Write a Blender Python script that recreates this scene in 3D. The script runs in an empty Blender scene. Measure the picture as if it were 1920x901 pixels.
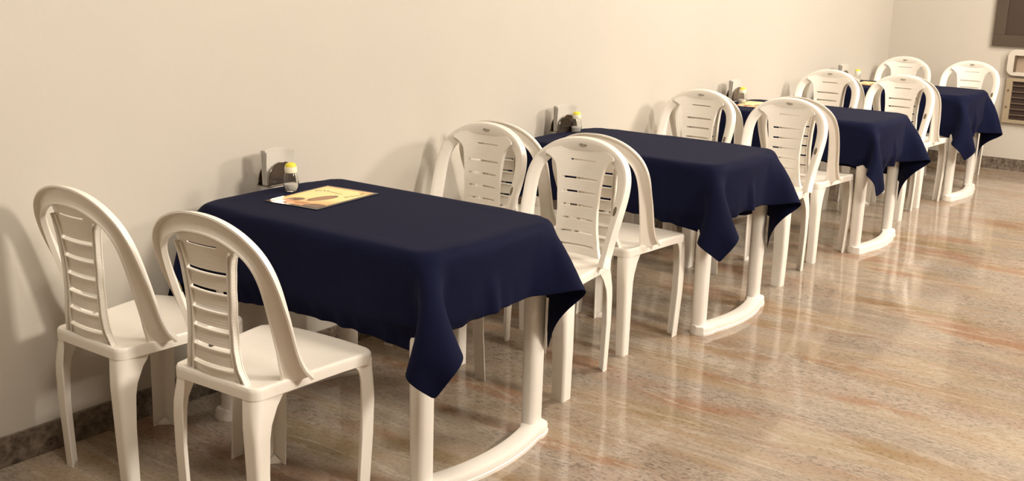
import bpy, bmesh, math, random
import numpy as np
from mathutils import Vector, Matrix

sc = bpy.context.scene
COL = sc.collection
PI = math.pi

# ------------------------------------------------------------------ camera
F_PX, CX, CY, CZ = 2027.8, -1.8053, -3.0183, 1.5070
YAW, PIT, ROL = 0.63121, 0.24524, 0.02641
cam_d = bpy.data.cameras.new('camera'); cam = bpy.data.objects.new('camera', cam_d); COL.objects.link(cam)
cam_d.sensor_width = 36.0; cam_d.lens = F_PX / 1920 * 36.0; cam_d.clip_start = 0.05; cam_d.clip_end = 60
fw = Vector((math.cos(PIT)*math.cos(YAW), math.cos(PIT)*math.sin(YAW), -math.sin(PIT)))
rt = Vector((math.sin(YAW), -math.cos(YAW), 0)); up = rt.cross(fw)
r2 = rt*math.cos(ROL) + up*math.sin(ROL); u2 = -rt*math.sin(ROL) + up*math.cos(ROL)
cam.matrix_world = Matrix(((r2.x, u2.x, -fw.x, CX), (r2.y, u2.y, -fw.y, CY), (r2.z, u2.z, -fw.z, CZ), (0, 0, 0, 1)))
sc.camera = cam

# ------------------------------------------------------------------ world, lamps, exposure
w = bpy.data.worlds.new('world'); sc.world = w; w.use_nodes = True
w.node_tree.nodes['Background'].inputs[0].default_value = (1.0, 0.86, 0.68, 1)
w.node_tree.nodes['Background'].inputs[1].default_value = 0.25
sc.view_settings.view_transform = 'Standard'; sc.view_settings.look = 'None'
sc.view_settings.gamma = 1; sc.view_settings.use_curve_mapping = False
sc.view_settings.exposure = 0.08
sc.cycles.use_denoising = True
sc.cycles.max_bounces = 8
WARM = (1.0, 0.912, 0.805)
def lamp(x, y, z, size, power, color=WARM, tgt=None):
    d = bpy.data.lights.new('ceiling_or_fill_lamp', 'AREA'); d.shape = 'SQUARE'; d.size = size; d.energy = power; d.color = color
    o = bpy.data.objects.new('ceiling_or_fill_lamp', d); COL.objects.link(o); o.location = (x, y, z)
    if tgt: o.rotation_euler = (Vector(tgt) - Vector((x, y, z))).to_track_quat('-Z', 'Y').to_euler()
    return o
lamp(1.4, -4.9, 2.75, 0.7, 150, tgt=(1.0, -0.5, 0.4))
lamp(5.3, -4.3, 2.80, 0.7, 150, tgt=(4.3, -0.5, 0.4))
lamp(3.6, -2.0, 2.94, 0.9, 48)
lamp(-0.6, -2.0, 2.94, 0.9, 48)
lamp(6.3, -2.2, 2.94, 0.9, 55)
lamp(5.4, -2.8, 2.94, 0.6, 42, tgt=(7.8, -0.9, 1.1))  # added fill light, not a fixture: brightens the far wall

# ------------------------------------------------------------------ material helpers
def new_mat(name):
    m = bpy.data.materials.new(name); m.use_nodes = True
    nt = m.node_tree; b = nt.nodes['Principled BSDF']
    return m, nt, b
def N(nt, t, **kw):
    n = nt.nodes.new(t)
    for k, v in kw.items():
        if k.startswith('i_'):
            key = k[2:]; key = int(key) if key.isdigit() else key.replace('_', ' ')
            n.inputs[key].default_value = v
        else: setattr(n, k, v)
    return n
def L(nt, a, b): nt.links.new(a, b)
def ramp(nt, stops, interp='LINEAR'):
    r = nt.nodes.new('ShaderNodeValToRGB'); r.color_ramp.interpolation = interp
    e = r.color_ramp.elements
    while len(e) > 1: e.remove(e[-1])
    e[0].position = stops[0][0]; e[0].color = (*stops[0][1], 1)
    for p, c in stops[1:]:
        q = e.new(p); q.color = (*c, 1)
    return r
def mix(nt, fac, a, b, bt='MIX'):
    n = nt.nodes.new('ShaderNodeMix'); n.data_type = 'RGBA'; n.blend_type = bt
    for s, v in ((0, fac), (6, a), (7, b)):
        if hasattr(v, 'links'): L(nt, v, n.inputs[s])
        elif isinstance(v, (int, float)): n.inputs[s].default_value = v
        else: n.inputs[s].default_value = (*v, 1)
    return n.outputs[2]
def simple(name, col, rough=0.5, metal=0.0, bump=0.0, bscale=200, var=0.04, **ins):
    m, nt, b = new_mat(name)
    tc = N(nt, 'ShaderNodeTexCoord'); no = N(nt, 'ShaderNodeTexNoise', i_Scale=bscale/12, i_Detail=4)
    L(nt, tc.outputs['Object'], no.inputs['Vector'])
    dark = tuple(c*(1-var*2) for c in col)
    L(nt, mix(nt, no.outputs[0], dark, tuple(min(1, c*(1+var)) for c in col)), b.inputs['Base Color'])
    b.inputs['Roughness'].default_value = rough; b.inputs['Metallic'].default_value = metal
    for k, v in ins.items(): b.inputs[k.replace('_', ' ')].default_value = v
    if bump:
        n2 = N(nt, 'ShaderNodeTexNoise', i_Scale=bscale, i_Detail=3); L(nt, tc.outputs['Object'], n2.inputs['Vector'])
        bp = N(nt, 'ShaderNodeBump', i_Strength=bump, i_Distance=0.002); L(nt, n2.outputs[0], bp.inputs['Height']); L(nt, bp.outputs[0], b.inputs['Normal'])
    return m

M_PLASTIC = simple('white_plastic', (0.86, 0.81, 0.73), 0.34, bump=0.04, bscale=350, var=0.015)
M_TABLE = simple('table_plastic', (0.80, 0.75, 0.68), 0.38, bump=0.04, bscale=250, var=0.015)
# ribbed front of the chair's splat: fine moulded horizontal ridges
M_RIB, nt, b = new_mat('ribbed_white_plastic')
b.inputs['Base Color'].default_value = (0.86, 0.81, 0.73, 1); b.inputs['Roughness'].default_value = 0.36
tc = N(nt, 'ShaderNodeTexCoord'); wv = N(nt, 'ShaderNodeTexWave', bands_direction='Z', i_Scale=36.0, i_Distortion=0.15)
L(nt, tc.outputs['Object'], wv.inputs['Vector'])
bp = N(nt, 'ShaderNodeBump', i_Strength=0.22, i_Distance=0.001); L(nt, wv.outputs[1], bp.inputs['Height']); L(nt, bp.outputs[0], b.inputs['Normal'])
M_EMBLEM = simple('emblem_ink', (0.20, 0.17, 0.12), 0.4)
M_STICKER = simple('sticker_brown', (0.045, 0.028, 0.016), 0.35)
M_GOLD = simple('sticker_ring', (0.42, 0.32, 0.16), 0.35)
# navy cloth
M_CLOTH, nt, b = new_mat('navy_cloth')
tc = N(nt, 'ShaderNodeTexCoord'); no = N(nt, 'ShaderNodeTexNoise', i_Scale=9.0, i_Detail=5)
L(nt, tc.outputs['Object'], no.inputs['Vector'])
L(nt, mix(nt, no.outputs[0], (0.0030, 0.0042, 0.0190), (0.0046, 0.0062, 0.026)), b.inputs['Base Color'])
b.inputs['Roughness'].default_value = 0.78; b.inputs['Specular IOR Level'].default_value = 0.08
b.inputs['Sheen Weight'].default_value = 0.025; b.inputs['Sheen Roughness'].default_value = 0.45
b.inputs['Sheen Tint'].default_value = (0.65, 0.68, 1.0, 1)
ck = N(nt, 'ShaderNodeTexNoise', i_Scale=650.0, i_Detail=2); L(nt, tc.outputs['Object'], ck.inputs['Vector'])
bp = N(nt, 'ShaderNodeBump', i_Strength=0.25, i_Distance=0.001); L(nt, ck.outputs[0], bp.inputs['Height']); L(nt, bp.outputs[0], b.inputs['Normal'])
M_CHROME = simple('dark_chrome', (0.24, 0.20, 0.165), 0.14, metal=0.95)
M_PAPER = simple('paper_napkin', (0.60, 0.56, 0.50), 0.9, bump=0.1, bscale=120, var=0.03)
M_SALT = simple('white_salt', (0.85, 0.82, 0.80), 0.9, bump=0.4, bscale=900)
M_COLLAR = simple('cream_cap_collar', (0.84, 0.79, 0.62), 0.45)
M_YELLOW = simple('yellow_cap', (0.85, 0.72, 0.05), 0.4)
M_GLASS, nt, b = new_mat('clear_glass')
b.inputs['Base Color'].default_value = (0.95, 0.95, 0.93, 1); b.inputs['Roughness'].default_value = 0.03
b.inputs['Transmission Weight'].default_value = 1.0; b.inputs['IOR'].default_value = 1.3
M_BROWN = simple('dark_brown_wood', (0.075, 0.052, 0.034), 0.55, bump=0.15, bscale=60, var=0.12)
M_BROWN2 = simple('recessed_brown_panel', (0.052, 0.032, 0.021), 0.5, bump=0.15, bscale=60, var=0.15)
M_VENTM = simple('weathered_vent_metal', (0.42, 0.34, 0.23), 0.5, metal=0.3, var=0.06)
M_VENTD = simple('dark_vent_interior', (0.035, 0.018, 0.012), 0.6)
M_SLAT = simple('vent_wire', (0.16, 0.11, 0.08), 0.5)
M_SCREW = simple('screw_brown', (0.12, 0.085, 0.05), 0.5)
M_NICHE = simple('box_recess', (0.34, 0.26, 0.19), 0.6)
M_BOX = simple('cream_box', (0.60, 0.545, 0.47), 0.45)

# painted walls
def wall_mat(name, c1, c2):
    m, nt, b = new_mat(name)
    g = N(nt, 'ShaderNodeNewGeometry'); n1 = N(nt, 'ShaderNodeTexNoise', i_Scale=0.9, i_Detail=5, i_Roughness=0.6)
    L(nt, g.outputs['Position'], n1.inputs['Vector'])
    r = ramp(nt, [(0.35, (0, 0, 0)), (0.65, (1, 1, 1))]); L(nt, n1.outputs[0], r.inputs[0])
    base = mix(nt, r.outputs[0], c1, c2)
    n2 = N(nt, 'ShaderNodeTexNoise', i_Scale=9.0, i_Detail=2); L(nt, g.outputs['Position'], n2.inputs['Vector'])
    sp = ramp(nt, [(0.0, (1, 1, 1)), (0.215, (1, 1, 1)), (0.225, (0, 0, 0))]); L(nt, n2.outputs[0], sp.inputs[0])
    L(nt, mix(nt, sp.outputs[0], base, (0.35, 0.28, 0.2)), b.inputs['Base Color'])
    b.inputs['Roughness'].default_value = 0.55
    n3 = N(nt, 'ShaderNodeTexNoise', i_Scale=40, i_Detail=4); L(nt, g.outputs['Position'], n3.inputs['Vector'])
    n4 = N(nt, 'ShaderNodeTexNoise', i_Scale=1.6, i_Detail=2); L(nt, g.outputs['Position'], n4.inputs['Vector'])
    ad = N(nt, 'ShaderNodeMath', operation='MULTIPLY_ADD', i_1=12.0); L(nt, n4.outputs[0], ad.inputs[0]); L(nt, n3.outputs[0], ad.inputs[2])
    bp = N(nt, 'ShaderNodeBump', i_Strength=0.12, i_Distance=0.004); L(nt, ad.outputs[0], bp.inputs['Height']); L(nt, bp.outputs[0], b.inputs['Normal'])
    return m
M_WALL = wall_mat('painted_cream_wall', (0.54, 0.498, 0.435), (0.565, 0.517, 0.445))
M_CEIL = simple('ceiling_paint', (0.80, 0.77, 0.70), 0.8)

# polished granite with streaks running across the row of tables
M_FLOOR, nt, b = new_mat('polished_granite')
g = N(nt, 'ShaderNodeNewGeometry')
def mapped(sx, sy, rot=0.0, off=(0, 0, 0)):
    mp = N(nt, 'ShaderNodeMapping'); mp.inputs['Rotation'].default_value = (0, 0, rot)
    mp.inputs['Scale'].default_value = (sx, sy, 1); mp.inputs['Location'].default_value = off
    L(nt, g.outputs['Position'], mp.inputs['Vector']); return mp.outputs[0]
def noise(vec, scale, detail=4, rough=0.55, dist=0.0):
    n = N(nt, 'ShaderNodeTexNoise', i_Scale=scale, i_Detail=detail, i_Roughness=rough, i_Distortion=dist); L(nt, vec, n.inputs['Vector']); return n.outputs[0]
rot = math.radians(-3)
bandn = noise(mapped(2.6, 0.5, rot), 1.3, 3, 0.5, 0.3)
rb = ramp(nt, [(0.30, (0.36, 0.235, 0.145)), (0.39, (0.44, 0.315, 0.205)), (0.46, (0.50, 0.385, 0.27)), (0.52, (0.50, 0.405, 0.305)), (0.60, (0.43, 0.355, 0.28)), (0.72, (0.54, 0.455, 0.355))])
L(nt, bandn, rb.inputs[0])
pink = noise(mapped(3.0, 0.7, rot, (7, 3, 0)), 1.5, 2, 0.35, 0.15)
rp = ramp(nt, [(0.535, (0, 0, 0)), (0.60, (0.8, 0.8, 0.8))]); L(nt, pink, rp.inputs[0])
c1 = mix(nt, rp.outputs[0], rb.outputs[0], (0.44, 0.26, 0.165))
olive = noise(mapped(3.2, 0.8, rot, (2, 11, 0)), 1.4, 2, 0.4, 0.2)
ro = ramp(nt, [(0.60, (0, 0, 0)), (0.66, (0.65, 0.65, 0.65))]); L(nt, olive, ro.inputs[0])
c2 = mix(nt, ro.outputs[0], c1, (0.38, 0.28, 0.15))
# pale veins
vn = noise(mapped(4.2, 0.7, rot, (4, 1, 0)), 1.5, 6, 0.65, 0.6)
rv = ramp(nt, [(0.47, (0, 0, 0)), (0.50, (0.75, 0.75, 0.75)), (0.53, (0, 0, 0))]); L(nt, vn, rv.inputs[0])
c3 = mix(nt, rv.outputs[0], c2, (0.62, 0.545, 0.44))
# grey mineral zones with dark dashes
zone = noise(mapped(2.6, 0.7, rot, (1, 5, 0)), 1.5, 3, 0.55, 0.4)
rz = ramp(nt, [(0.46, (0, 0, 0)), (0.58, (1, 1, 1))]); L(nt, zone, rz.inputs[0])
sp = noise(mapped(85, 30, rot + 0.10), 1.0, 6, 0.78, 0.8)
rs = ramp(nt, [(0.0, (1, 1, 1)), (0.40, (0.75, 0.75, 0.75)), (0.50, (0, 0, 0))]); L(nt, sp, rs.inputs[0])
mz = N(nt, 'ShaderNodeMath', operation='MULTIPLY'); L(nt, rz.outputs[0], mz.inputs[0]); L(nt, rs.outputs[0], mz.inputs[1])
c4 = mix(nt, mz.outputs[0], mix(nt, rz.outputs[0], c3, mix(nt, 0.55, c3, (0.55, 0.49, 0.42))), (0.20, 0.155, 0.12))
sp2 = noise(mapped(85, 52, rot), 1.0, 5, 0.75)
rs2 = ramp(nt, [(0.0, (0.50, 0.47, 0.45)), (0.36, (0.66, 0.63, 0.61)), (0.47, (0.97, 0.97, 0.97)), (0.60, (1.0, 1.0, 1.0)), (0.68, (1.25, 1.23, 1.20))]); L(nt, sp2, rs2.inputs[0])
c5 = mix(nt, 1.0, c4, rs2.outputs[0], 'MULTIPLY')
L(nt, mix(nt, 1.0, c5, (0.66, 0.635, 0.61), 'MULTIPLY'), b.inputs['Base Color'])
b.inputs['Roughness'].default_value = 0.10; b.inputs['IOR'].default_value = 1.39
wob = noise(mapped(1.5, 1.5), 1.0, 1)
bp = N(nt, 'ShaderNodeBump', i_Strength=0.02, i_Distance=0.02); L(nt, wob, bp.inputs['Height']); L(nt, bp.outputs[0], b.inputs['Normal'])

# skirting of dark speckled granite
M_SKIRT, nt, b = new_mat('speckled_granite_skirting')
g = N(nt, 'ShaderNodeNewGeometry'); n1 = N(nt, 'ShaderNodeTexNoise', i_Scale=34.0, i_Detail=6, i_Roughness=0.7); L(nt, g.outputs['Position'], n1.inputs['Vector'])
r = ramp(nt, [(0.32, (0.05, 0.036, 0.027)), (0.45, (0.12, 0.092, 0.07)), (0.56, (0.18, 0.143, 0.11)), (0.72, (0.28, 0.225, 0.18))]); L(nt, n1.outputs[0], r.inputs[0])
L(nt, r.outputs[0], b.inputs['Base Color']); b.inputs['Roughness'].default_value = 0.25

# ------------------------------------------------------------------ object helpers
def mesh_obj(name, verts, faces, mat, parent=None, smooth=True, mats=None, fm=None):
    me = bpy.data.meshes.new(name); me.from_pydata([tuple(v) for v in verts], [], [tuple(f) for f in faces])
    bm = bmesh.new(); bm.from_mesh(me); bmesh.ops.recalc_face_normals(bm, faces=bm.faces); bm.to_mesh(me); bm.free()
    for m in (mats or [mat]): me.materials.append(m)
    if fm: 
        for p, i in zip(me.polygons, fm): p.material_index = i
    if smooth: me.shade_smooth()
    o = bpy.data.objects.new(name, me); COL.objects.link(o)
    if parent: o.parent = parent
    return o
def bm_obj(name, bm, mat, parent=None, smooth=False):
    bmesh.ops.recalc_face_normals(bm, faces=bm.faces)
    me = bpy.data.meshes.new(name); bm.to_mesh(me); bm.free(); me.materials.append(mat)
    if smooth: me.shade_smooth()
    o = bpy.data.objects.new(name, me); COL.objects.link(o)
    if parent: o.parent = parent
    return o
def auto(o, ang=35):
    me = o.data; c = math.cos(math.radians(ang))
    bm = bmesh.new(); bm.from_mesh(me)
    for e in bm.edges:
        e.smooth = not (len(e.link_faces) == 2 and e.link_faces[0].normal.dot(e.link_faces[1].normal) < c)
    bm.to_mesh(me); bm.free(); return o
def add_box(bm, x0, x1, y0, y1, z0, z1, bev=0.0):
    r = bmesh.ops.create_cube(bm, size=1.0)
    vs = r['verts']
    for v in vs: v.co = Vector(((x0+x1)/2 + v.co.x*(x1-x0), (y0+y1)/2 + v.co.y*(y1-y0), (z0+z1)/2 + v.co.z*(z1-z0)))
    if bev:
        es = list({e for v in vs for e in v.link_edges})
        bmesh.ops.bevel(bm, geom=es, offset=bev, segments=2, affect='EDGES', profile=0.7)
def box(name, x0, x1, y0, y1, z0, z1, mat, parent=None, bev=0.0):
    bm = bmesh.new(); add_box(bm, x0, x1, y0, y1, z0, z1, bev); return bm_obj(name, bm, mat, parent)
def loops_mesh(rings, cap0=True, cap1=True, close=True):
    """rings: list of equal length point lists -> verts, faces"""
    n = len(rings[0]); V = [p for r in rings for p in r]; Fc = []
    for i in range(len(rings)-1):
        for j in range(n if close else n-1):
            k = (j+1) % n
            Fc.append((i*n+j, i*n+k, (i+1)*n+k, (i+1)*n+j))
    if cap0: Fc.append(tuple(range(n)))
    if cap1: Fc.append(tuple((len(rings)-1)*n + j for j in range(n)))
    return V, Fc
def lathe(name, prof, mat, parent=None, n=32):
    rings = [[(r*math.cos(2*PI*j/n), r*math.sin(2*PI*j/n), z) for j in range(n)] for r, z in prof]
    V, Fc = loops_mesh(rings)
    return auto(mesh_obj(name, V, Fc, mat, parent))
def thing(name, label, cat, loc=(0, 0, 0), rz=0.0, group=None):
    o = bpy.data.objects.new(name, None); o.empty_display_size = 0.1; COL.objects.link(o)
    o.location = loc; o.rotation_euler = (0, 0, rz); o['label'] = label; o['category'] = cat
    if group: o['group'] = group
    return o
def tag(o, label, cat, group=None):
    o['label'] = label; o['category'] = cat
    if group: o['group'] = group
    return o
def dup(root, loc, rz, label=None, group=None):
    r = root.copy(); COL.objects.link(r); r.location = loc; r.rotation_euler = (0, 0, rz)
    if label: r['label'] = label
    if group: r['group'] = group
    for ch in root.children:
        c = ch.copy(); COL.objects.link(c); c.parent = r
        for gc in ch.children:
            d = gc.copy(); COL.objects.link(d); d.parent = c
    return r
def struct(o): o['kind'] = 'structure'; return o
def smooth_step(a, b, x):
    t = min(1, max(0, (x-a)/(b-a))); return t*t*(3-2*t)
def lerp_tab(tab, x):
    if x <= tab[0][0]: return tab[0][1]
    for (a, va), (b_, vb) in zip(tab, tab[1:]):
        if x <= b_: return va + (vb-va)*(x-a)/(b_-a)
    return tab[-1][1]

# ------------------------------------------------------------------ the room
XE = 7.78; X0 = -4.5; YR = -8.0; ZC = 3.0
struct(box('floor', X0-0.1, XE+0.1, YR-0.1, 0.1, -0.1, 0.0, M_FLOOR))
struct(box('ceiling', X0-0.1, XE+0.1, YR-0.1, 0.1, ZC, ZC+0.1, M_CEIL))
struct(box('wall_left', X0, XE+0.1, 0.0, 0.1, 0.0, ZC, M_WALL))
struct(box('wall_right', X0, XE, YR-0.1, YR, 0.0, ZC, M_WALL))
struct(box('wall_back', X0-0.1, X0, YR, 0.1, 0.0, ZC, M_WALL))
struct(box('wall_far', XE, XE+0.1, YR, 0.0, 0.0, ZC, M_WALL))
struct(box('baseboard_left', X0, XE-0.012, -0.012, 0.0, 0.0, 0.096, M_SKIRT, bev=0.002))
struct(box('baseboard_far', XE-0.012, XE, YR, 0.0, 0.0, 0.096, M_SKIRT, bev=0.002))
# wooden window on the far wall
WY0, WY1, WZ0, WZ1 = -2.20, -0.842, 1.005, 2.15
bm = bmesh.new(); fwid = 0.088; xf = XE-0.03
add_box(bm, xf, XE, WY0, WY1, WZ0, WZ0+fwid, 0.003); add_box(bm, xf, XE, WY0, WY1, WZ1-fwid, WZ1, 0.003)
add_box(bm, xf, XE, WY0, WY0+fwid, WZ0+fwid, WZ1-fwid, 0.003); add_box(bm, xf, XE, WY1-fwid, WY1, WZ0+fwid, WZ1-fwid, 0.003)
win = struct(bm_obj('window_1', bm, M_BROWN))
bm = bmesh.new(); add_box(bm, XE-0.012, XE-0.002, WY0+fwid, WY1-fwid, WZ0+fwid, WZ1-fwid)
add_box(bm, XE-0.018, XE-0.010, WY0+fwid+0.55, WY0+fwid+0.60, WZ0+fwid, WZ1-fwid)
bm_obj('window_panel', bm, M_BROWN2, win)

# ------------------------------------------------------------------ wall fittings on the far wall
def u(*a): return a
vent = thing('vent_grille', 'beige metal framed vent grille with dark wire slats low on the far wall', 'vent', (XE, -1.235, 0.390))
bm = bmesh.new(); W2, VH, fr = 0.245, 0.366, 0.05
add_box(bm, -0.03, 0, -W2, W2, 0, fr*0.55, 0.003); add_box(bm, -0.03, 0, -W2, W2, VH-fr*0.55, VH, 0.003)
add_box(bm, -0.03, 0, -W2, -W2+fr, fr*0.55, VH-fr*0.55, 0.003); add_box(bm, -0.03, 0, W2-fr, W2, fr*0.55, VH-fr*0.55, 0.003)
bm_obj('frame', bm, M_VENTM, vent)
box('backing', -0.008, -0.001, -W2+fr, W2-fr, fr*0.55, VH-fr*0.55, M_VENTD, vent)
for k in range(6):
    z = 0.064 + k*0.047
    box('slat', -0.022, -0.010, -W2+fr, W2-fr, z, z+0.006, M_SLAT, vent)
for s in (-1, 1):
    for z in (0.13, 0.265):
        bm = bmesh.new(); bmesh.ops.create_cone(bm, cap_ends=True, segments=16, radius1=0.008, radius2=0.006, depth=0.006)
        bmesh.ops.transform(bm, matrix=Matrix.Translation((-0.032, s*(W2-fr/2), z)) @ Matrix.Rotation(PI/2, 4, 'Y'), verts=bm.verts)
        bm_obj('screw', bm, M_SCREW, vent)
# rounded cream housing with a square recess above the vent
def rrect(y0, y1, z0, z1, r, n=6):
    pts = []
    for cy_, cz_, a0 in ((y1-r, z1-r, 0), (y0+r, z1-r, 90), (y0+r, z0+r, 180), (y1-r, z0+r, 270)):
        for i in range(n+1):
            a = math.radians(a0 + 90*i/n); pts.append((cy_ + r*math.cos(a), cz_ + r*math.sin(a)))
    return pts
hb = thing('wall_box', 'rounded cream wall box with a square recess above the vent grille', 'wall box', (XE, -1.228, 0.772))
out = rrect(-0.25, 0.25, 0.0, 0.212, 0.055); inn = rrect(-0.195, 0.195, 0.031, 0.166, 0.006)
rings = [[(0, y, z) for y, z in out], [(-0.036, y, z) for y, z in out], [(-0.045, y*0.98, 0.106+(z-0.106)*0.95) for y, z in out],
         [(-0.045, y, z) for y, z in inn], [(-0.006, y, z) for y, z in inn]]
V, Fc = loops_mesh(rings, True, False); auto(mesh_obj('housing', V, Fc, M_BOX, hb), 30)
V, Fc = loops_mesh([[(-0.006, y, z) for y, z in inn], [(-0.004, y, z) for y, z in inn]]); mesh_obj('recess_back', V, Fc, M_NICHE, hb, smooth=False)
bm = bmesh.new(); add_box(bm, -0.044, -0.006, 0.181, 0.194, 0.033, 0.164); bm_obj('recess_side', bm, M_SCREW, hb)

# ------------------------------------------------------------------ plastic chair (faces +X, origin on the floor under its middle)
OUTER = [(0, .893), (.04, .891), (.08, .884), (.12, .8705), (.155, .852), (.185, .827), (.205, .798), (.216, .765), (.220, .73), (.2185, .69), (.214, .65), (.208, .60), (.202, .55), (.197, .50), (.193, .44)]
def _resample(pts, n):
    P = np.array(pts, float); P = np.concatenate([P[:0:-1]*[-1, 1], P]) ; k = np.arange(len(P))
    # smooth the outline with two rounds of corner cutting, then space it evenly
    for _ in range(3):
        Q = [P[0]]
        for i in range(len(P)-1): Q += [P[i]*.75+P[i+1]*.25, P[i]*.25+P[i+1]*.75]
        P = np.array(Q+[P[-1]])
    d = np.r_[0, np.cumsum(np.hypot(*np.diff(P, axis=0).T))]; t = np.linspace(0, d[-1], n)
    return np.stack([np.interp(t, d, P[:, 0]), np.interp(t, d, P[:, 1])], 1)
_OUT = _resample(OUTER, 201)
def arch_path(t):
    """t 0..1 from the right foot of the arch over the top to the left foot; centre of the band"""
    i = t*200; k = min(199, int(i)); f = i-k
    p = _OUT[k]*(1-f)+_OUT[k+1]*f; d = _OUT[min(200, k+2)]-_OUT[max(0, k-1)]; d = d/np.hypot(*d)
    nrm = np.array([d[1], -d[0]])            # inward
    if nrm @ (np.array([0, 0.62])-p) < 0: nrm = -nrm
    q = abs(t-0.5)*2; s = -1 if t < 0.5 else 1
    phi = math.radians(lerp_tab([(0, 8), (0.3, 12), (0.5, 26), (0.7, 42), (1.0, 52)], q))
    c = p + nrm*0.026*math.cos(phi)
    x = lerp_tab([(0.43, -0.062), (0.50, -0.092), (0.58, -0.118), (0.66, -0.145), (0.74, -0.172), (0.80, -0.193), (0.867, -0.215)], c[1])
    return Vector((x, float(c[0]), float(c[1]))), phi, s, q
def make_arch(parent):
    n = 72; P = [arch_path(i/n) for i in range(n+1)]
    prof = [(0.5, -0.10), (0.5, 0.34), (0.46, 0.40), (0.20, 0.47), (-0.20, 0.47), (-0.46, 0.40), (-0.5, 0.34), (-0.5, -0.10),
            (-0.42, -0.10), (-0.40, 0.12), (0.38, 0.12), (0.40, -0.36), (0.5, -0.36)]
    rings = []
    for i, (c, phi, s, q) in enumerate(P):
        a = P[max(0, i-1)][0]; b_ = P[min(n, i+1)][0]; T = (b_-a).normalized()
        rad = Vector((0, T.z, -T.y)); rad = rad.normalized()
        if rad.dot(Vector((0, c.y, c.z-0.62))) < 0: rad = -rad
        if abs(c.y) < 1e-4: rad = Vector((0, 0, 1))
        Wd = (rad*math.cos(phi) + Vector((1, 0, 0))*math.sin(phi)); Wd = (Wd - T*Wd.dot(T)).normalized()
        Nn = T.cross(Wd).normalized()
        if Nn.x < 0: Nn = -Nn
        wid = lerp_tab([(0, 0.052), (0.35, 0.050), (0.6, 0.052), (0.85, 0.055), (0.95, 0.068), (1.0, 0.092)], q)
        dep = 0.034
        rings.append([c + Wd*(wid*a_) + Nn*(dep*(b_2-0.3)) for a_, b_2 in prof])
    V, Fc = loops_mesh(rings)
    return auto(mesh_obj('back_frame', V, Fc, M_PLASTIC, parent), 40)
def splat_x(y, z):
    x0 = lerp_tab([(0.44, -0.186), (0.50, -0.192), (0.58, -0.190), (0.66, -0.192), (0.74, -0.200), (0.80, -0.209), (0.86, -0.219)], z)
    return x0 + 1.5*y*y
def splat_hw(z):
    base = lerp_tab([(0.43, 0.118), (0.48, 0.100), (0.54, 0.090), (0.62, 0.087), (0.70, 0.092), (0.76, 0.100), (0.785, 0.106), (0.80, 0.114), (0.815, 0.132), (0.824, 0.150), (0.838, 0.146), (0.85, 0.115), (0.86, 0.06)], z)
    return base
def make_splat(parent):
    slots = [0.790-0.052*k for k in range(7)][:7]
    zs = set(np.linspace(0.435, 0.855, 43).tolist())
    rows = []
    for k, zc in enumerate(slots[1:]):
        zs = {z for z in zs if abs(z-zc) > 0.0075}
        for z in (zc-0.0045, zc+0.0045): zs.add(z); rows.append(z)
    zt = 0.808; zs = {z for z in zs if abs(z-zt) > 0.006}; zs |= {zt-0.0025, zt+0.0025}
    zs = sorted(zs); nc = 20; V = []; Fc = []
    us = [-1 + 2*j/nc for j in range(nc+1)]
    for z in zs:
        hw = splat_hw(z)
        for u_ in us: 
            y = u_*hw
            V.append(Vector((splat_x(y, z), y, z)))
    for i in range(len(zs)-1):
        zc = (zs[i]+zs[i+1])/2
        slot = any(abs(zc-s_) < 0.0045 for s_ in slots[1:]); top = abs(zc-zt) < 0.0025
        for j in range(nc):
            uc = abs((us[j]+us[j+1])/2)
            if slot and uc < 0.76: continue
            if top and uc < 0.45: continue
            a = i*(nc+1)+j; Fc.append((a, a+1, a+nc+2, a+nc+1))
    o = mesh_obj('back_splat', V, Fc, M_RIB, parent)
    # solid thickness applied to the mesh itself, plus a louvre lip behind each slot and the side ribs
    bm = bmesh.new(); bm.from_mesh(o.data)
    for f in bm.faces:
        if f.normal.x < 0: f.normal_flip()
    bmesh.ops.solidify(bm, geom=bm.faces[:], thickness=0.004)
    def strip(pts, w_, d_):
        """prism along pts; rectangular section w_ (z or y) by d_ (back)"""
        rings = []
        for i, p in enumerate(pts):
            t = (pts[min(i+1, len(pts)-1)] - pts[max(i-1, 0)]).normalized(); bk = Vector((-1, 0, 0)); sd = t.cross(bk).normalized()
            rings.append([p - sd*w_/2, p + sd*w_/2, p + sd*w_/2 + bk*d_, p - sd*w_/2 + bk*d_])
        V2, F2 = loops_mesh(rings); bv = [bm.verts.new(v) for v in V2]
        for f in F2: bm.faces.new([bv[k] for k in f])
    for zc in slots[1:]:
        for dz, d_ in ((-0.0062, 0.0085),):
            hw = splat_hw(zc)*0.82
            strip([Vector((splat_x(y, zc)-0.001, y, zc+dz)) for y in np.linspace(-hw, hw, 15)], 0.0035, d_)
    for s in (-1, 1):
        zz = np.linspace(0.436, 0.800, 26)
        pts = [Vector((splat_x(splat_hw(z)-0.004, z)-0.0005, s*(splat_hw(z)-0.003), z)) for z in zz]
        strip(pts, 0.005, 0.018)
        pts = [Vector((splat_x(splat_hw(z)*0.8, z)-0.001, s*(splat_hw(z)*0.80), z)) for z in zz]
        strip(pts, 0.004, 0.011)
    bmesh.ops.recalc_face_normals(bm, faces=bm.faces); bm.to_mesh(o.data); bm.free()
    return auto(o, 40)
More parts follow.
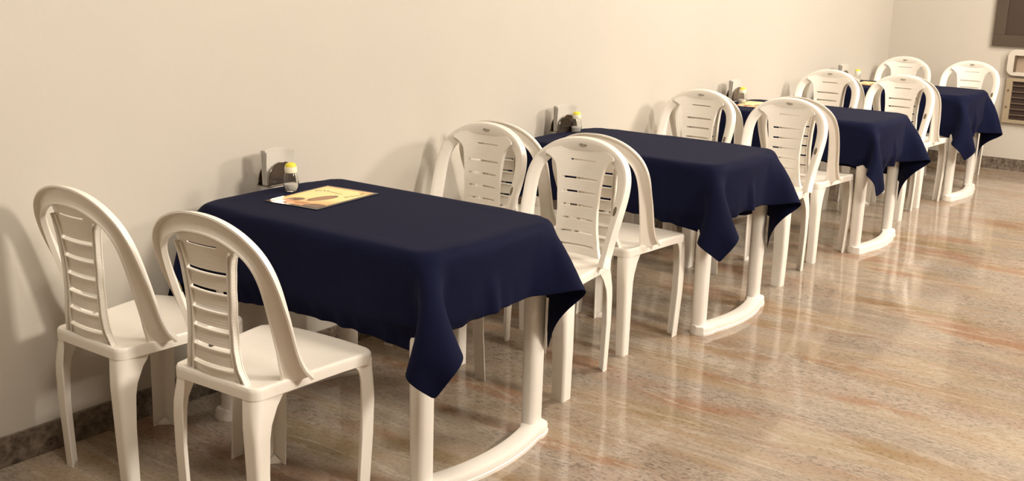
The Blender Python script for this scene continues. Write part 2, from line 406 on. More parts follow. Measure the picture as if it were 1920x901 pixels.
def seat_outline(n=14):
    cs = [(0.232, 0.208, 0.062), (-0.200, 0.162, 0.030)]
    pts = []
    (fx, fy, fr_), (rx, ry, rr_) = cs
    for sx, sy, r_, x, y, a0 in ((1, -1, fr_, fx, fy, -90), (1, 1, fr_, fx, fy, 0), (-1, 1, rr_, rx, ry, 90), (-1, -1, rr_, rx, ry, 180)):
        for i in range(n+1):
            a = math.radians(a0+90*i/n)
            pts.append(((x - sx*r_) + r_*math.cos(a), sy*(y-r_) + r_*math.sin(a)))
    # subdivide long spans and bow the front a little
    res = []
    for i, p in enumerate(pts):
        q = pts[(i+1) % len(pts)]; d = math.hypot(q[0]-p[0], q[1]-p[1]); k = max(1, int(d/0.03))
        for j in range(k): res.append((p[0]+(q[0]-p[0])*j/k, p[1]+(q[1]-p[1])*j/k))
    out = []
    for x, y in res:
        if x > 0.1: x += 0.016*(1-(y/0.21)**2)*smooth_step(0.1, 0.22, x)
        out.append((x, y))
    return out
def seat_z(x, y, f):
    dish = -0.010*(1-f**2.5)
    return 0.447 + dish + 0.006*smooth_step(-0.2, 0.12, x) - 0.012*smooth_step(0.15, 0.25, x)
def make_seat(parent):
    ol = seat_outline(); rings = []
    cx_ = 0.015
    for f in (0.02, 0.2, 0.4, 0.6, 0.75, 0.86, 0.92, 0.96):
        rings.append([(cx_+(x-cx_)*f, y*f, seat_z(cx_+(x-cx_)*f, y*f, f)) for x, y in ol])
    def off(f, dz): rings.append([(cx_+(x-cx_)*f, y*f, seat_z(x, y, 1)+dz) for x, y in ol])
    off(0.985, -0.0015); off(0.997, -0.006); off(1.0, -0.013); off(1.0, -0.034); off(0.985, -0.036); off(0.975, -0.034); off(0.970, -0.012)
    for f in (0.7, 0.4, 0.02):
        rings.append([(cx_+(x-cx_)*f, y*f, seat_z(cx_+(x-cx_)*f, y*f, f)-0.006) for x, y in ol])
    V, Fc = loops_mesh(rings)
    return auto(mesh_obj('seat', V, Fc, M_PLASTIC, parent), 45)
def make_leg(parent, fx, sy):
    """L-section leg with a rounded outer corner that flares into the seat's apron"""
    front = fx > 0
    rings = []
    zs = [0.0, 0.004, 0.05, 0.1, 0.15, 0.2, 0.25, 0.3, 0.335, 0.36, 0.38, 0.395, 0.407, 0.416, 0.424]
    for z in zs:
        if front:
            cx_ = lerp_tab([(0, 0.200), (0.2, 0.212), (0.34, 0.219), (0.43, 0.222)], z); cy_ = lerp_tab([(0, 0.198), (0.2, 0.206), (0.34, 0.207), (0.43, 0.203)], z)
            e = lerp_tab([(0, 0.050), (0.2, 0.054), (0.32, 0.058), (0.38, 0.064), (0.407, 0.074), (0.424, 0.09)], z); ey = min(e, 0.066)
        else:
            cx_ = lerp_tab([(0, -0.194), (0.2, -0.203), (0.34, -0.206), (0.43, -0.197)], z); cy_ = lerp_tab([(0, 0.162), (0.2, 0.166), (0.34, 0.165), (0.43, 0.160)], z)
            e = lerp_tab([(0, 0.038), (0.2, 0.043), (0.32, 0.052), (0.38, 0.078), (0.407, 0.098), (0.424, 0.13)], z); ey = lerp_tab([(0, 0.038), (0.3, 0.045), (0.424, 0.048)], z)
        r_, th = lerp_tab([(0, 0.011), (0.30, 0.013), (0.40, 0.028), (0.43, 0.030)], z), 0.0042
        sx = 1 if front else -1
        o_ = []; i_ = []
        lip = 0.0045
        # outer line: along x flange end -> corner -> along y flange end
        o_.append((cx_-sx*e, cy_)); o_.append((cx_-sx*(r_+0.001), cy_))
        for k in range(6):
            a = math.radians(90*k/5); o_.append((cx_-sx*r_+sx*r_*math.sin(a), cy_-r_+r_*math.cos(a)))
        o_.append((cx_, cy_-ey))
        i_.append((cx_-sx*th, cy_-ey))
        for k in range(6):
            a = math.radians(90-90*k/5); rr = r_-th; i_.append((cx_-sx*r_+sx*rr*math.sin(a), cy_-r_+rr*math.cos(a)))
        i_.append((cx_-sx*e, cy_-th))
        rings.append([(x, sy*y, z) for x, y in o_+i_])
    V, Fc = loops_mesh(rings)
    # little moulded gusset closing the corner at the foot
    n = len(rings[0]); r0 = rings[1]
    xc, yc = (0.200, 0.198) if front else (-0.194, 0.162); sx = 1 if front else -1
    tri = [(xc-sx*0.005, sy*(yc-0.034)), (xc-sx*0.034, sy*(yc-0.005)), (xc-sx*0.008, sy*(yc-0.008))]
    b0 = len(V); V += [(x, y, 0.0) for x, y in tri] + [(tri[0][0], tri[0][1], 0.008), (tri[1][0], tri[1][1], 0.008), (tri[2][0], tri[2][1], 0.024)]
    Fc += [(b0, b0+1, b0+2), (b0+3, b0+4, b0+5), (b0, b0+1, b0+4, b0+3), (b0+1, b0+2, b0+5, b0+4), (b0+2, b0, b0+3, b0+5)]
    return auto(mesh_obj('leg', V, Fc, M_PLASTIC, parent), 50)
def flat_decal(name, c, nrm, upv, shapes, th, mat, parent):
    """thin raised shapes (lists of 2-D outlines) on a plane"""
    nrm = nrm.normalized(); upv = (upv-nrm*upv.dot(nrm)).normalized(); rtv = upv.cross(nrm)
    V = []; Fc = []
    for s_ in shapes:
        b0 = len(V); n = len(s_)
        for d in (0.0, th):
            V += [c + rtv*x + upv*y + nrm*d for x, y in s_]
        Fc += [tuple(b0+n+k for k in range(n)), tuple(b0+k for k in range(n))] + [(b0+k, b0+(k+1) % n, b0+n+(k+1) % n, b0+n+k) for k in range(n)]
    return mesh_obj(name, V, Fc, mat, parent, smooth=False)
def ell(cx_, cy_, a, b_, n=20): return [(cx_+a*math.cos(2*PI*k/n), cy_+b_*math.sin(2*PI*k/n)) for k in range(n)]
def bar(x0, y0, x1, y1, w_):
    d = Vector((x1-x0, y1-y0)).normalized()*w_/2; px, py = -d.y, d.x
    return [(x0+px, y0+py), (x0-px, y0-py), (x1-px, y1-py), (x1+px, y1+py)]
def arc_shapes(cx_, cy_, a, b_, t0, t1, w_, n=10):
    P = [(cx_+a*math.cos(t0+(t1-t0)*k/n), cy_+b_*math.sin(t0+(t1-t0)*k/n)) for k in range(n+1)]
    return [bar(*P[k], *P[k+1], w_) for k in range(n)]
def make_chair(label, loc, rz, group):
    t = thing('plastic_chair', label, 'chair', loc, rz, group)
    make_seat(t)
    make_arch(t); make_splat(t)
    for fx in (1, -1):
        for sy in (1, -1): make_leg(t, fx, sy)
    # moulded emblem on the crown of the arch, facing the sitter
    c, phi, s, q = arch_path(0.5)
    nrm = Vector((1, 0, 0.14)).normalized()
    ce = Vector((c.x+0.0062, 0, c.z+0.001))
    sh = arc_shapes(0, -0.001, 0.0165, 0.0075, PI*0.95, PI*2.05, 0.0012) + [bar(-0.0145, 0.001, -0.001, 0.0005, 0.004), bar(0.002, 0.0, 0.0145, -0.001, 0.003),
         bar(-0.006, 0.0065, 0.003, 0.0085, 0.0022), bar(0.003, 0.0085, 0.0065, 0.0055, 0.0022), bar(-0.009, -0.0045, 0.009, -0.005, 0.0012)]
    flat_decal('emblem', ce, nrm, Vector((0, 0, 1)), sh, 0.0012, M_EMBLEM, t)
    # oval sticker on the front of one stile
    c, phi, s, q = arch_path(0.5+0.5*0.66); c2 = arch_path(0.5+0.5*0.68)[0]; T = (c2-c).normalized()
    Wd = Vector((math.sin(phi), s*math.cos(phi), 0)); Wd = (Wd-T*Wd.dot(T)).normalized(); Nn = T.cross(Wd)
    if Nn.x < 0: Nn = -Nn
    pc = c+Nn*0.0059
    st = flat_decal('sticker', pc, Nn, -T, [ell(0, 0, 0.0115, 0.018)], 0.0012, M_STICKER, t)
    flat_decal('sticker_print', pc+Nn*0.0012, Nn, -T, arc_shapes(0, 0, 0.0075, 0.013, 0, 2*PI, 0.0014, 16) + [bar(-0.005, -0.006, 0.005, 0.007, 0.0022)], 0.0004, M_GOLD, st)
    return t

GRP = 'white plastic chairs drawn up to the tables'
chairs = [ # x, y, yaw deg, label
 (0.090, -0.802, 2.5, 'white plastic chair nearest the camera, seen from behind, its whole bright seat showing'),
 (0.050, -0.292, 0.5, 'white plastic chair seen from behind, leftmost, its back shadow thrown on the cream wall'),
 (1.440, -0.826, 182.5, 'white plastic chair facing us, in front row right of the nearest table, room side'),
 (1.485, -0.315, 180, 'white plastic chair facing us across the nearest table, close to the wall'),
 (2.000, -0.790, 0.0, 'white plastic chair facing away, left of the second table, its bright seat end showing'),
 (2.000, -0.300, 1.0, 'white plastic chair facing away by the wall, left of the second table'),
 (3.392, -0.836, 180, 'white plastic chair facing us right of the second table, room side'),
 (3.404, -0.320, 180, 'white plastic chair facing us across the second table, close to the wall'),
 (3.935, -0.828, 0.0, 'white plastic chair facing away, left of the third table, at the room side'),
 (3.876, -0.310, 0.0, 'white plastic chair left of the third table, wall side, only its top edge showing'),
 (5.345, -0.818, 180, 'white plastic chair facing us right of the third table, room side'),
 (5.332, -0.325, 180, 'white plastic chair facing us across the third table, close to the wall'),
 (5.838, -0.822, 0.0, 'white plastic chair left of the farthest table, room side, mostly hidden'),
 (5.808, -0.320, 0.0, 'white plastic chair left of the farthest table, wall side, almost hidden'),
 (7.180, -0.800, 180, 'white plastic chair beyond the farthest table, rightmost, near the vent grille'),
 (7.180, -0.270, 180, 'white plastic chair beyond the farthest table, in the corner by the wall'),
]
first = None
for x, y, a, lab in chairs:
    if first is None: first = make_chair(lab, (x, y, 0), math.radians(a), GRP)
    else: dup(first, (x, y, 0), math.radians(a), lab)

# ------------------------------------------------------------------ table
TW, TL, TH = 0.655, 0.995, 0.735      # along the row, across, height
LEGS, LF, LR = 0.559, 0.050, 0.085
def table_outline(bow=0.035, r=0.085, inset=0.0):
    hw, hl = TW/2-inset, TL/2-inset
    pts = []
    for sx, sy, a0 in ((1, 1, 0), (-1, 1, 90), (-1, -1, 180), (1, -1, 270)):
        for k in range(7):
            a = math.radians(a0+15*k); pts.append((sx*(hw-r)+r*math.cos(a), sy*(hl-r)+r*math.sin(a)))
    res = []
    for i, p in enumerate(pts):
        q = pts[(i+1) % len(pts)]; d = math.hypot(q[0]-p[0], q[1]-p[1]); k = max(1, int(d/0.04))
        for j in range(k): res.append((p[0]+(q[0]-p[0])*j/k, p[1]+(q[1]-p[1])*j/k))
    return [(x*(1+0.02*(1-(y/hl)**2)), y + math.copysign(bow*(1-(x/hw)**2), y)*smooth_step(0.3, 0.48, abs(y))) for x, y in res]
def make_table(label, loc):
    t = thing('plastic_table', label, 'table', loc, 0, 'cloth covered plastic tables')
    ol = table_outline(); rings = []
    for f in (0.02, 0.5, 0.9, 0.985): rings.append([(x*f, y*f, TH) for x, y in ol])
    rings.append([(x*0.993, y*0.993, TH-0.005) for x, y in ol]); rings.append([(x, y, TH-0.013) for x, y in ol]); rings.append([(x, y, TH-0.034) for x, y in ol])
    rings.append([(x*0.985, y*0.985, TH-0.036) for x, y in ol]); rings.append([(x*0.975, y*0.975, TH-0.014) for x, y in ol]); rings.append([(x*0.02, y*0.02, TH-0.012) for x, y in ol])
    rings = [[(x*0.985, y*0.990, z-0.004) for x, y, z in r_] for r_ in rings]
    V, Fc = loops_mesh(rings); auto(mesh_obj('tabletop', V, Fc, M_TABLE, t), 40)
    yf, yr = -TL/2+LF, TL/2+LR-0.03
    for sx in (-1, 1):
        for yy in (yf, yr-LR-0.06):
            cx_ = sx*LEGS/2; rings = []; n = 28
            for z in (0.038, 0.05, 0.2, 0.4, 0.6, 0.70, TH-0.02):
                rx = lerp_tab([(0, 0.033), (0.4, 0.0345), (0.72, 0.037)], z); ry = lerp_tab([(0, 0.028), (0.72, 0.033)], z)
                ring = []
                for k in range(n):
                    a = 2*PI*k/n; c_, s_ = math.cos(a), math.sin(a)
                    ring.append((cx_+rx*math.copysign(abs(c_)**0.7, c_), yy+ry*math.copysign(abs(s_)**0.7, s_), z))
                rings.append(ring)
            V, Fc = loops_mesh(rings); auto(mesh_obj('leg', V, Fc, M_TABLE, t), 50)
    for end, yy in ((-1, yf), (1, yr-LR-0.06)):
        # bowed foot bar: stepped section swept along an arc, wider pads under the legs
        n = 36; hw = LEGS/2+0.040; prof = [(-1, 0.0), (-1, 0.010), (-0.93, 0.013), (-0.93, 0.031), (-0.84, 0.037), (-0.6, 0.040), (0.6, 0.040), (0.84, 0.037), (0.93, 0.031), (0.93, 0.013), (1, 0.010), (1, 0.0)]
        rings = []
        for i in range(n+1):
            s_ = -1+2*i/n; x = s_*hw; bowv = 0.062*(1-(s_)**2) - 0.016
            slope = -0.062*2*s_/hw
            T = Vector((1, end*slope, 0)).normalized(); P = Vector((-T.y, T.x, 0))
            wpad = 0.036 + 0.010*smooth_step(0.72, 0.80, abs(s_)); endr = 1.0
            if abs(s_) > 0.93: endr = math.sqrt(max(0.0, 1-((abs(s_)-0.93)/0.075)**2))
            wv = wpad*max(endr, 0.35)
            rings.append([Vector((x, yy+end*(bowv+0.012 if True else 0), 0)) + P*(a_*wv) + Vector((0, 0, z)) for a_, z in prof])
        V, Fc = loops_mesh(rings); auto(mesh_obj('foot_bar', V, Fc, M_TABLE, t), 40)
    return t
TX = [0.692, 2.568, 4.436, 6.380]
TY = [-0.1123-0.5023-0.0265, -0.1123-0.5023+0.0208, -0.1123-0.5023-0.0075, -0.1123-0.5023+0.0132]
tl = ['white plastic table nearest the camera, under the first navy cloth', 'white plastic table second from the camera, bowed foot bar on the granite',
      'white plastic table third along the row, under a navy cloth', 'white plastic table farthest from the camera, next to the far wall']
t0 = make_table(tl[0], (TX[0], TY[0], 0))
for k in (1, 2, 3): dup(t0, (TX[k], TY[k], 0), 0, tl[k])

# ------------------------------------------------------------------ draped tablecloths (cloth relaxed over the table by position based dynamics)
def drape(cw, cl, dx, dy, ang, wall_y, seed, steps=190, iters=14):
    rng = np.random.default_rng(seed)
    hsp = 0.0215; nx, ny = int(cw/hsp)+1, int(cl/hsp)+1
    gx = np.linspace(-cw/2, cw/2, nx); gy = np.linspace(-cl/2, cl/2, ny)
    X, Y = np.meshgrid(gx, gy, indexing='ij')
    ca, sa = math.cos(ang), math.sin(ang)
    P = np.stack([dx + ca*X - sa*Y, dy + sa*X + ca*Y, np.full_like(X, TH+0.006)], -1)
    P[..., 2] += rng.normal(0, 0.0006, X.shape)
    sx, sy = cw/(nx-1), cl/(ny-1)
    cons = []
    def add(ax, ay, rest, k):
        # colour classes so constraints of one batch never share a vertex
        I = np.arange(nx*ny).reshape(nx, ny)
        x0, x1 = max(0, -ax), nx-max(0, ax); y0, y1 = 0, ny-ay
        ii, jj = np.meshgrid(np.arange(x0, x1), np.arange(y0, y1), indexing='ij')
        if ay == 0: key = (ii//abs(ax)) % 2
        else: key = (jj//ay) % 2
        for c in (0, 1):
            m = key == c; a = I[ii[m], jj[m]]; b_ = I[ii[m]+ax, jj[m]+ay]
            cons.append((a, b_, rest, k, ax != 0 and ay != 0))
    add(2, 0, 2*sx, 0.3); add(0, 2, 2*sy, 0.3)
    dg = math.hypot(sx, sy)
    add(4, 4, 4*dg, 0.16); add(-4, 4, 4*dg, 0.16); add(1, 1, dg, 0.8); add(-1, 1, dg, 0.8)
    add(1, 0, sx, 1.0); add(0, 1, sy, 1.0)
    Pf = P.reshape(-1, 3).copy(); Vv = np.zeros_like(Pf)
    hw, hl, rc, bow = TW/2, TL/2, 0.05, 0.035
    def collide(Q, Qold):
        x, y, z = Q[:, 0], Q[:, 1], Q[:, 2]
        hx = hw*(1+0.02*(1-np.clip(y/hl, -1, 1)**2)); hy = hl + bow*(1-np.clip(x/hw, -1, 1)**2)
        qx, qy = np.abs(x)-hx+rc, np.abs(y)-hy+rc
        d2 = np.hypot(np.maximum(qx, 0), np.maximum(qy, 0)) + np.minimum(np.maximum(qx, qy), 0) - rc
        gxn = np.where((qx > 0) & (qy > 0), qx/np.maximum(np.hypot(qx, qy), 1e-9), (qx > qy).astype(float))
        gyn = np.where((qx > 0) & (qy > 0), qy/np.maximum(np.hypot(qx, qy), 1e-9), (qx <= qy).astype(float))
        gxn = gxn*np.sign(x); gyn = gyn*np.sign(y)
        r = 0.012; th = 0.005; zc = TH-0.11; hz = 0.11
        a = d2+r; b_ = np.abs(z-zc)-hz+r
        out = np.hypot(np.maximum(a, 0), np.maximum(b_, 0)); d3 = out + np.minimum(np.maximum(a, b_), 0) - r
        pen = th-d3; m = (pen > 0) & (z > zc-0.11)
        both = (a > 0) & (b_ > 0); wa = np.where(both, a/np.maximum(out, 1e-9), (a > b_).astype(float)); wb = np.where(both, b_/np.maximum(out, 1e-9), (a <= b_).astype(float))
        wb = np.where(z < zc, 0, wb); wa = np.where((z < zc), 1, wa)
        push = np.where(m, pen, 0)
        Q[:, 0] += gxn*wa*push; Q[:, 1] += gyn*wa*push; Q[:, 2] += wb*push
        topc = m & (wb > 0.5)
        fr_ = np.where(topc, 0.75, np.where(m, 0.35, 0.0))[:, None]
        Q[:, :2] -= (Q[:, :2]-Qold[:, :2])*fr_
        Q[:, 1] = np.minimum(Q[:, 1], wall_y)
        lo = (z < TH-0.2) & (d2 < -0.02); Q[:, 0] += np.where(lo, gxn*(-d2-0.02)*0.3, 0); Q[:, 1] += np.where(lo, gyn*(-d2-0.02)*0.3, 0)
        return Q
    dt = 1/60.0
    Xf, Yf = X.ravel()+dx, Y.ravel()+dy
    side = (np.abs(Xf) > hw+0.03) & (np.abs(Yf) < hl+0.01) & ((Xf < 0) | (Yf > 0.1)); endp = (np.abs(Yf) > hl+0.05) & (np.abs(Xf) < hw+0.01) & ((Xf < 0.12) | (Yf > 0))
    pushx = np.where(side, -np.sign(Xf), 0.0)*14.0; pushy = np.where(endp, -np.sign(Yf), 0.0)*14.0
    for s in range(steps):
        old = Pf.copy(); Vv[:, 2] -= 9.8*dt; Vv[:, 0] += pushx*dt; Vv[:, 1] += pushy*dt
        Vv *= 0.965 if s < steps*0.75 else 0.90
        Pf = Pf + Vv*dt
        for it in range(iters):
            for a, b_, rest, k, one in cons:
                d = Pf[b_]-Pf[a]; ln = np.sqrt((d*d).sum(1)); ln = np.maximum(ln, rest*(0.97 if one else 0)); cr = (d*((ln-rest)/np.maximum(ln, 1e-9)*0.5*k)[:, None])
                Pf[a] += cr; Pf[b_] -= cr
            if it % 2 == 1: Pf = collide(Pf, old)
        Vv = (Pf-old)/dt
        sp_ = np.sqrt((Vv*Vv).sum(1)); lim = 2.0; Vv *= np.minimum(1, lim/np.maximum(sp_, 1e-9))[:, None]
    Fc = []
    for i in range(nx-1):
        for j in range(ny-1):
            a = i*ny+j; Fc.append((a, a+ny, a+ny+1, a+1))
    return Pf, Fc
cloth_args = [ # cw, cl, dx, dy, angle
 (1.210, 1.440, 0.004, 0.000, math.radians(1.0), 3),
 (1.215, 1.450, 0.030, -0.008, math.radians(-1.0), 5),
 (1.215, 1.470, 0.055, -0.030, math.radians(1.5), 8),
 (1.215, 1.480, 0.030, -0.050, math.radians(-2.0), 13),
]
cl_lab = ['navy blue tablecloth on the nearest table, a folder of food pictures lying on it', 'navy blue tablecloth on the second table, behind the two facing chairs',
          'navy blue tablecloth on the third table, its corner tips hanging in the aisle', 'navy blue tablecloth on the farthest table, by the far wall']
for k, (cw, cl, dx, dy, an, seed) in enumerate(cloth_args):
    Pf, Fc = drape(cw, cl, dx, dy, an, -TY[k]-0.006, seed)
    o = mesh_obj('tablecloth', Pf, Fc, M_CLOTH)
    o.location = (TX[k], TY[k], 0)
    tag(o, cl_lab[k], 'tablecloth', 'navy tablecloths')
    md = o.modifiers.new('thick', 'SOLIDIFY'); md.thickness = 0.0016; md.offset = 0
    ms = o.modifiers.new('smooth', 'SUBSURF'); ms.levels = 1; ms.render_levels = 1
ZT = TH + 0.0066     # top of the cloth

# ------------------------------------------------------------------ things on the tables
def make_holder(label, loc, rz):
    t = thing('napkin_holder', label, 'napkin holder', loc, rz, 'metal napkin holders'); SC = 0.92
    box('base', -0.072, 0.072, -0.030, 0.030, 0.0, 0.004, M_CHROME, t, bev=0.001)
    for s in (-1, 1):
        pts = []
        for k in range(25):
            a = PI*k/24; pts.append((0.066*math.cos(a), 0.012+0.070*math.sin(a)**0.8))
        pts = [(0.070, 0.0015)] + pts + [(-0.070, 0.0015)]
        V = []; n = len(pts)
        for d in (0, 0.0016): V += [(x, s*(0.028-0.12*z*0.6+d-0.0008), z) for x, z in pts]
        Fc = [tuple(range(n)), tuple(range(n, 2*n))] + [(k, (k+1) % n, n+(k+1) % n, n+k) for k in range(n)]
        mesh_obj('side_plate', V, Fc, M_CHROME, t, smooth=False)
        # rolled rim along the arch
        rg = []
        P = [Vector((x, s*(0.028-0.072*z), z)) for x, z in pts]
        for i, p_ in enumerate(P):
            T = (P[min(i+1, n-1)]-P[max(i-1, 0)]).normalized(); a_ = T.cross(Vector((0, 1, 0))).normalized(); b_ = T.cross(a_)
            rg.append([p_ + (a_*math.cos(q*PI/3) + b_*math.sin(q*PI/3))*0.0022 for q in range(6)])
        V, Fc = loops_mesh(rg); mesh_obj('rim', V, Fc, M_CHROME, t)
    return t
def make_napkins(label, loc, rz):
    """a bundle of folded paper napkins, slightly fanned, standing in the holder"""
    V = []; Fc = []; rnd = random.Random(4); fm = []
    for k in range(8):
        y0 = -0.0115 + k*0.0030; lean = (k-3.5)*0.0004; hh = 0.120 + rnd.uniform(-0.005, 0.004); x0 = -0.063 + rnd.uniform(-0.002, 0.002); x1 = 0.058 + rnd.uniform(-0.003, 0.003)
        nxs, nzs = 10, 8; b0 = len(V)
        for side in (0, 1):
            for i in range(nxs+1):
                for j in range(nzs+1):
                    f = i/nxs; g_ = j/nzs
                    z = g_*(hh + 0.006*math.sin(f*PI*0.9) - 0.004*f) + 0.004
                    y = y0 + side*0.0026*(1-0.3*g_) + lean*g_*3 + 0.0022*math.sin(f*5+k)*g_*g_ - 0.012*g_*g_*smooth_step(0.6, 1, f)
                    V.append((x0+(x1-x0)*f, y, z))
        S = (nxs+1)*(nzs+1); q = lambda s_, i, j: b0+s_*S+i*(nzs+1)+j
        for i in range(nxs):
            for j in range(nzs):
                Fc.append((q(0, i, j), q(0, i+1, j), q(0, i+1, j+1), q(0, i, j+1))); Fc.append((q(1, i, j), q(1, i, j+1), q(1, i+1, j+1), q(1, i+1, j)))
        for i in range(nxs):
            Fc.append((q(0, i, 0), q(1, i, 0), q(1, i+1, 0), q(0, i+1, 0))); Fc.append((q(0, i, nzs), q(0, i+1, nzs), q(1, i+1, nzs), q(1, i, nzs)))
        for j in range(nzs):
            Fc.append((q(0, 0, j), q(0, 0, j+1), q(1, 0, j+1), q(1, 0, j))); Fc.append((q(0, nxs, j), q(1, nxs, j), q(1, nxs, j+1), q(0, nxs, j+1)))
    o = auto(mesh_obj('napkin_bundle', V, Fc, M_PAPER), 40); o.location = loc; o.rotation_euler = (0, 0, rz)
    return tag(o, label, 'napkins', 'paper napkins in the holders')
def make_shaker(label, loc):
    t = thing('salt_shaker', label, 'salt shaker', loc, 0, 'salt shakers with yellow caps')
    outer = [(0.019, 0.0), (0.0225, 0.002), (0.0255, 0.014), (0.0272, 0.030), (0.0262, 0.046), (0.0225, 0.060), (0.0192, 0.068), (0.0182, 0.073)]
    inner = [(0.0168, 0.072), (0.0178, 0.067), (0.0210, 0.059), (0.0246, 0.046), (0.0256, 0.030), (0.0240, 0.014), (0.0205, 0.0045), (0.001, 0.004)]
    lathe('glass_body', [(0.001, 0.0)] + outer + inner, M_GLASS, t)
    lathe('salt', [(0.001, 0.0045), (0.0195, 0.0048), (0.0235, 0.0140), (0.0248, 0.024), (0.0246, 0.0255), (0.001, 0.027)], M_SALT, t)
    lathe('collar', [(0.0172, 0.066), (0.0208, 0.066), (0.0214, 0.070), (0.0214, 0.084), (0.0204, 0.0862), (0.001, 0.0864)], M_COLLAR, t)
    lathe('cap', [(0.0195, 0.0864), (0.0195, 0.0885), (0.0180, 0.0935), (0.0140, 0.0975), (0.0075, 0.0998), (0.001, 0.1003)], M_YELLOW, t)
    return t
H_LAB = ['metal napkin holder with arched plates on the nearest navy tablecloth', 'metal napkin holder with arched plates on the second navy tablecloth',
         'metal napkin holder with arched plates on the third navy tablecloth', 'metal napkin holder on the farthest table, behind the chair backs']
N_LAB = ['bundle of white paper napkins in the holder on the nearest table', 'bundle of white paper napkins in the holder on the second table',
         'bundle of white paper napkins in the holder on the third table', 'bundle of white paper napkins in the holder on the farthest table']
S_LAB = ['glass salt shaker with yellow cap beside the menu on the nearest table', 'glass salt shaker with yellow cap on the second table',
         'glass salt shaker with yellow cap on the third table', 'glass salt shaker with yellow cap on the farthest table']
hp = [(0.765, -0.095, 2), (2.620, -0.082, -8), (4.560, -0.086, -6), (6.42, -0.100, 0)]
sp_ = [(0.713, -0.222), (2.640, -0.142), (4.425, -0.195), (6.420, -0.215)]
h0 = make_holder(H_LAB[0], (hp[0][0], hp[0][1], ZT), math.radians(hp[0][2]))
n0_ = make_napkins(N_LAB[0], (hp[0][0], hp[0][1], ZT+0.001), math.radians(hp[0][2]))
s0 = make_shaker(S_LAB[0], (sp_[0][0], sp_[0][1], ZT))
for k in (1, 2, 3):
    dup(h0, (hp[k][0], hp[k][1], ZT), math.radians(hp[k][2]), H_LAB[k])
    dup(n0_, (hp[k][0], hp[k][1], ZT+0.001), math.radians(hp[k][2]), N_LAB[k])
    dup(s0, (sp_[k][0], sp_[k][1], ZT), 0, S_LAB[k])

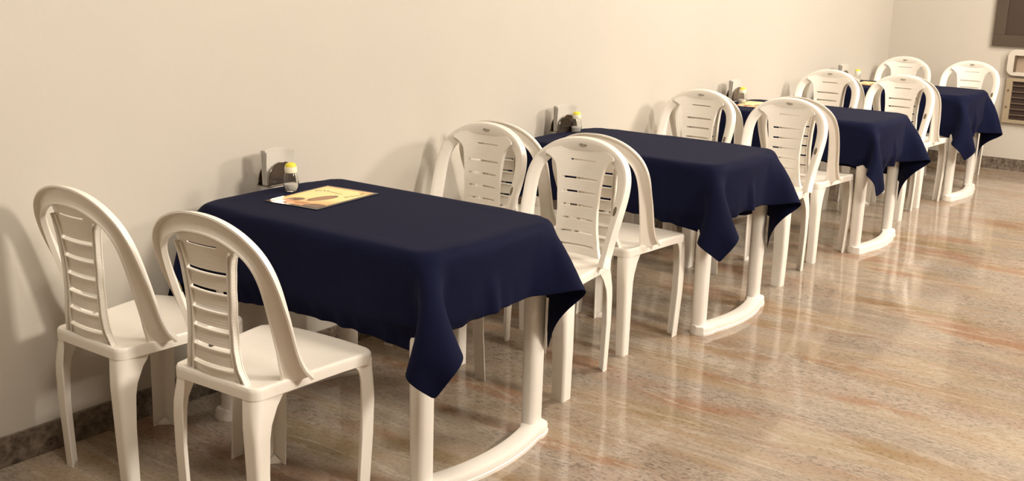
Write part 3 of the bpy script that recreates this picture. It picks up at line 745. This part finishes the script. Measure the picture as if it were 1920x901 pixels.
# laminated menu card: print colours and a painted glare patch live in a colour attribute on a fine grid
M_MENU, nt, b = new_mat('printed_menu')
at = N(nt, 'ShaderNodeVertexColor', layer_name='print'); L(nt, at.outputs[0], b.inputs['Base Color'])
b.inputs['Roughness'].default_value = 0.25; b.inputs['Specular IOR Level'].default_value = 0.12; b.inputs['Coat Roughness'].default_value = 0.05
M_LAM = simple('black_laminate_edge', (0.02, 0.014, 0.012), 0.15)
def menu_color(x, y, rnd):
    """x along the long side (-.149..+.149), y towards the wall (+)"""
    cream = np.array((0.98, 0.82, 0.36)); orange = np.array((0.80, 0.38, 0.15)); brown = np.array((0.30, 0.15, 0.07)); dark = np.array((0.16, 0.09, 0.05))
    f = smooth_step(-0.02, -0.13, 0) if False else min(1, max(0, (-x - 0.03 + 0.25*(-y))/0.10))
    c = cream*(1-f) + orange*f
    def e(cx_, cy_, a, b_, ang):
        ca, sa = math.cos(ang), math.sin(ang); dx, dy = x-cx_, y-cy_
        return math.hypot((dx*ca+dy*sa)/a, (-dx*sa+dy*ca)/b_)
    d = e(-0.022, -0.018, 0.062, 0.026, math.radians(-15))       # round dish in the middle
    if d < 1: c = (brown*0.75 if d > 0.78 else brown*(0.9+0.7*math.sin(x*260+y*140)**2))
    d = e(-0.088, 0.048, 0.036, 0.024, math.radians(-35))
    if d < 1: c = brown*(0.5+0.5*math.sin(x*300-y*200)**2)
    d = e(-0.130, -0.075, 0.030, 0.042, math.radians(10))
    if d < 1: c = dark*1.1
    d = e(-0.118, -0.010, 0.018, 0.034, 0)
    if d < 1: c = orange*0.55 + brown*0.4
    if x < -0.120 and 0.052 < y < 0.084: c = np.array((0.90, 0.88, 0.82))  # white glare near the corner, painted into the sheet's colours
    elif x < -0.105 and y > 0.03: c = np.array((0.55, 0.16, 0.06))
    if x > 0.135 or y > 0.098 or (x > 0.11 and y < -0.06): c = c*0.5 + np.array((0.75, 0.22, 0.08))*0.5
    # lines of lettering, too small to read: uneven dark strokes
    def text(x0, y0, x1, y1, h_, col, n_):
        nonlocal c
        dx, dy = x1-x0, y1-y0; ln = math.hypot(dx, dy); tx, ty = dx/ln, dy/ln
        s_ = (x-x0)*tx+(y-y0)*ty; v_ = -(x-x0)*ty+(y-y0)*tx
        if 0 < s_ < ln:
            wv = h_*(0.35+0.65*abs(math.sin(s_*n_)))
            if abs(v_) < wv and math.sin(s_*n_*2.7+v_*300) > -0.35: c = col
    text(0.062, 0.088, 0.085, 0.045, 0.008, dark, 150); text(0.078, 0.045, 0.066, -0.028, 0.006, brown, 170)
    text(0.030, -0.066, 0.092, -0.088, 0.008, dark, 150); text(0.092, -0.088, 0.128, -0.076, 0.006, brown*0.8, 190)
    return c
def make_menu(label, loc, rz, group):
    t = thing('menu_card', label, 'menu', loc, rz, group)
    box('laminate_edge', -0.166, 0.160, -0.116, 0.113, 0.0, 0.0018, M_LAM, t, bev=0.0006)
    nx, ny = 150, 105; hw, hl = 0.149, 0.104; V = []; Fc = []; cols = []
    for i in range(nx+1):
        for j in range(ny+1):
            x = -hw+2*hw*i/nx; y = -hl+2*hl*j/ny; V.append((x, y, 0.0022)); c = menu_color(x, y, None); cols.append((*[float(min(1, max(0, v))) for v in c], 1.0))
    for i in range(nx):
        for j in range(ny):
            a = i*(ny+1)+j; Fc.append((a, a+ny+1, a+ny+2, a+1))
    o = mesh_obj('printed_sheet', V, Fc, M_MENU, t, smooth=False)
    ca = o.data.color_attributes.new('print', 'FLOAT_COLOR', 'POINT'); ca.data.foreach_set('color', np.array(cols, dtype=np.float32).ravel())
    return t
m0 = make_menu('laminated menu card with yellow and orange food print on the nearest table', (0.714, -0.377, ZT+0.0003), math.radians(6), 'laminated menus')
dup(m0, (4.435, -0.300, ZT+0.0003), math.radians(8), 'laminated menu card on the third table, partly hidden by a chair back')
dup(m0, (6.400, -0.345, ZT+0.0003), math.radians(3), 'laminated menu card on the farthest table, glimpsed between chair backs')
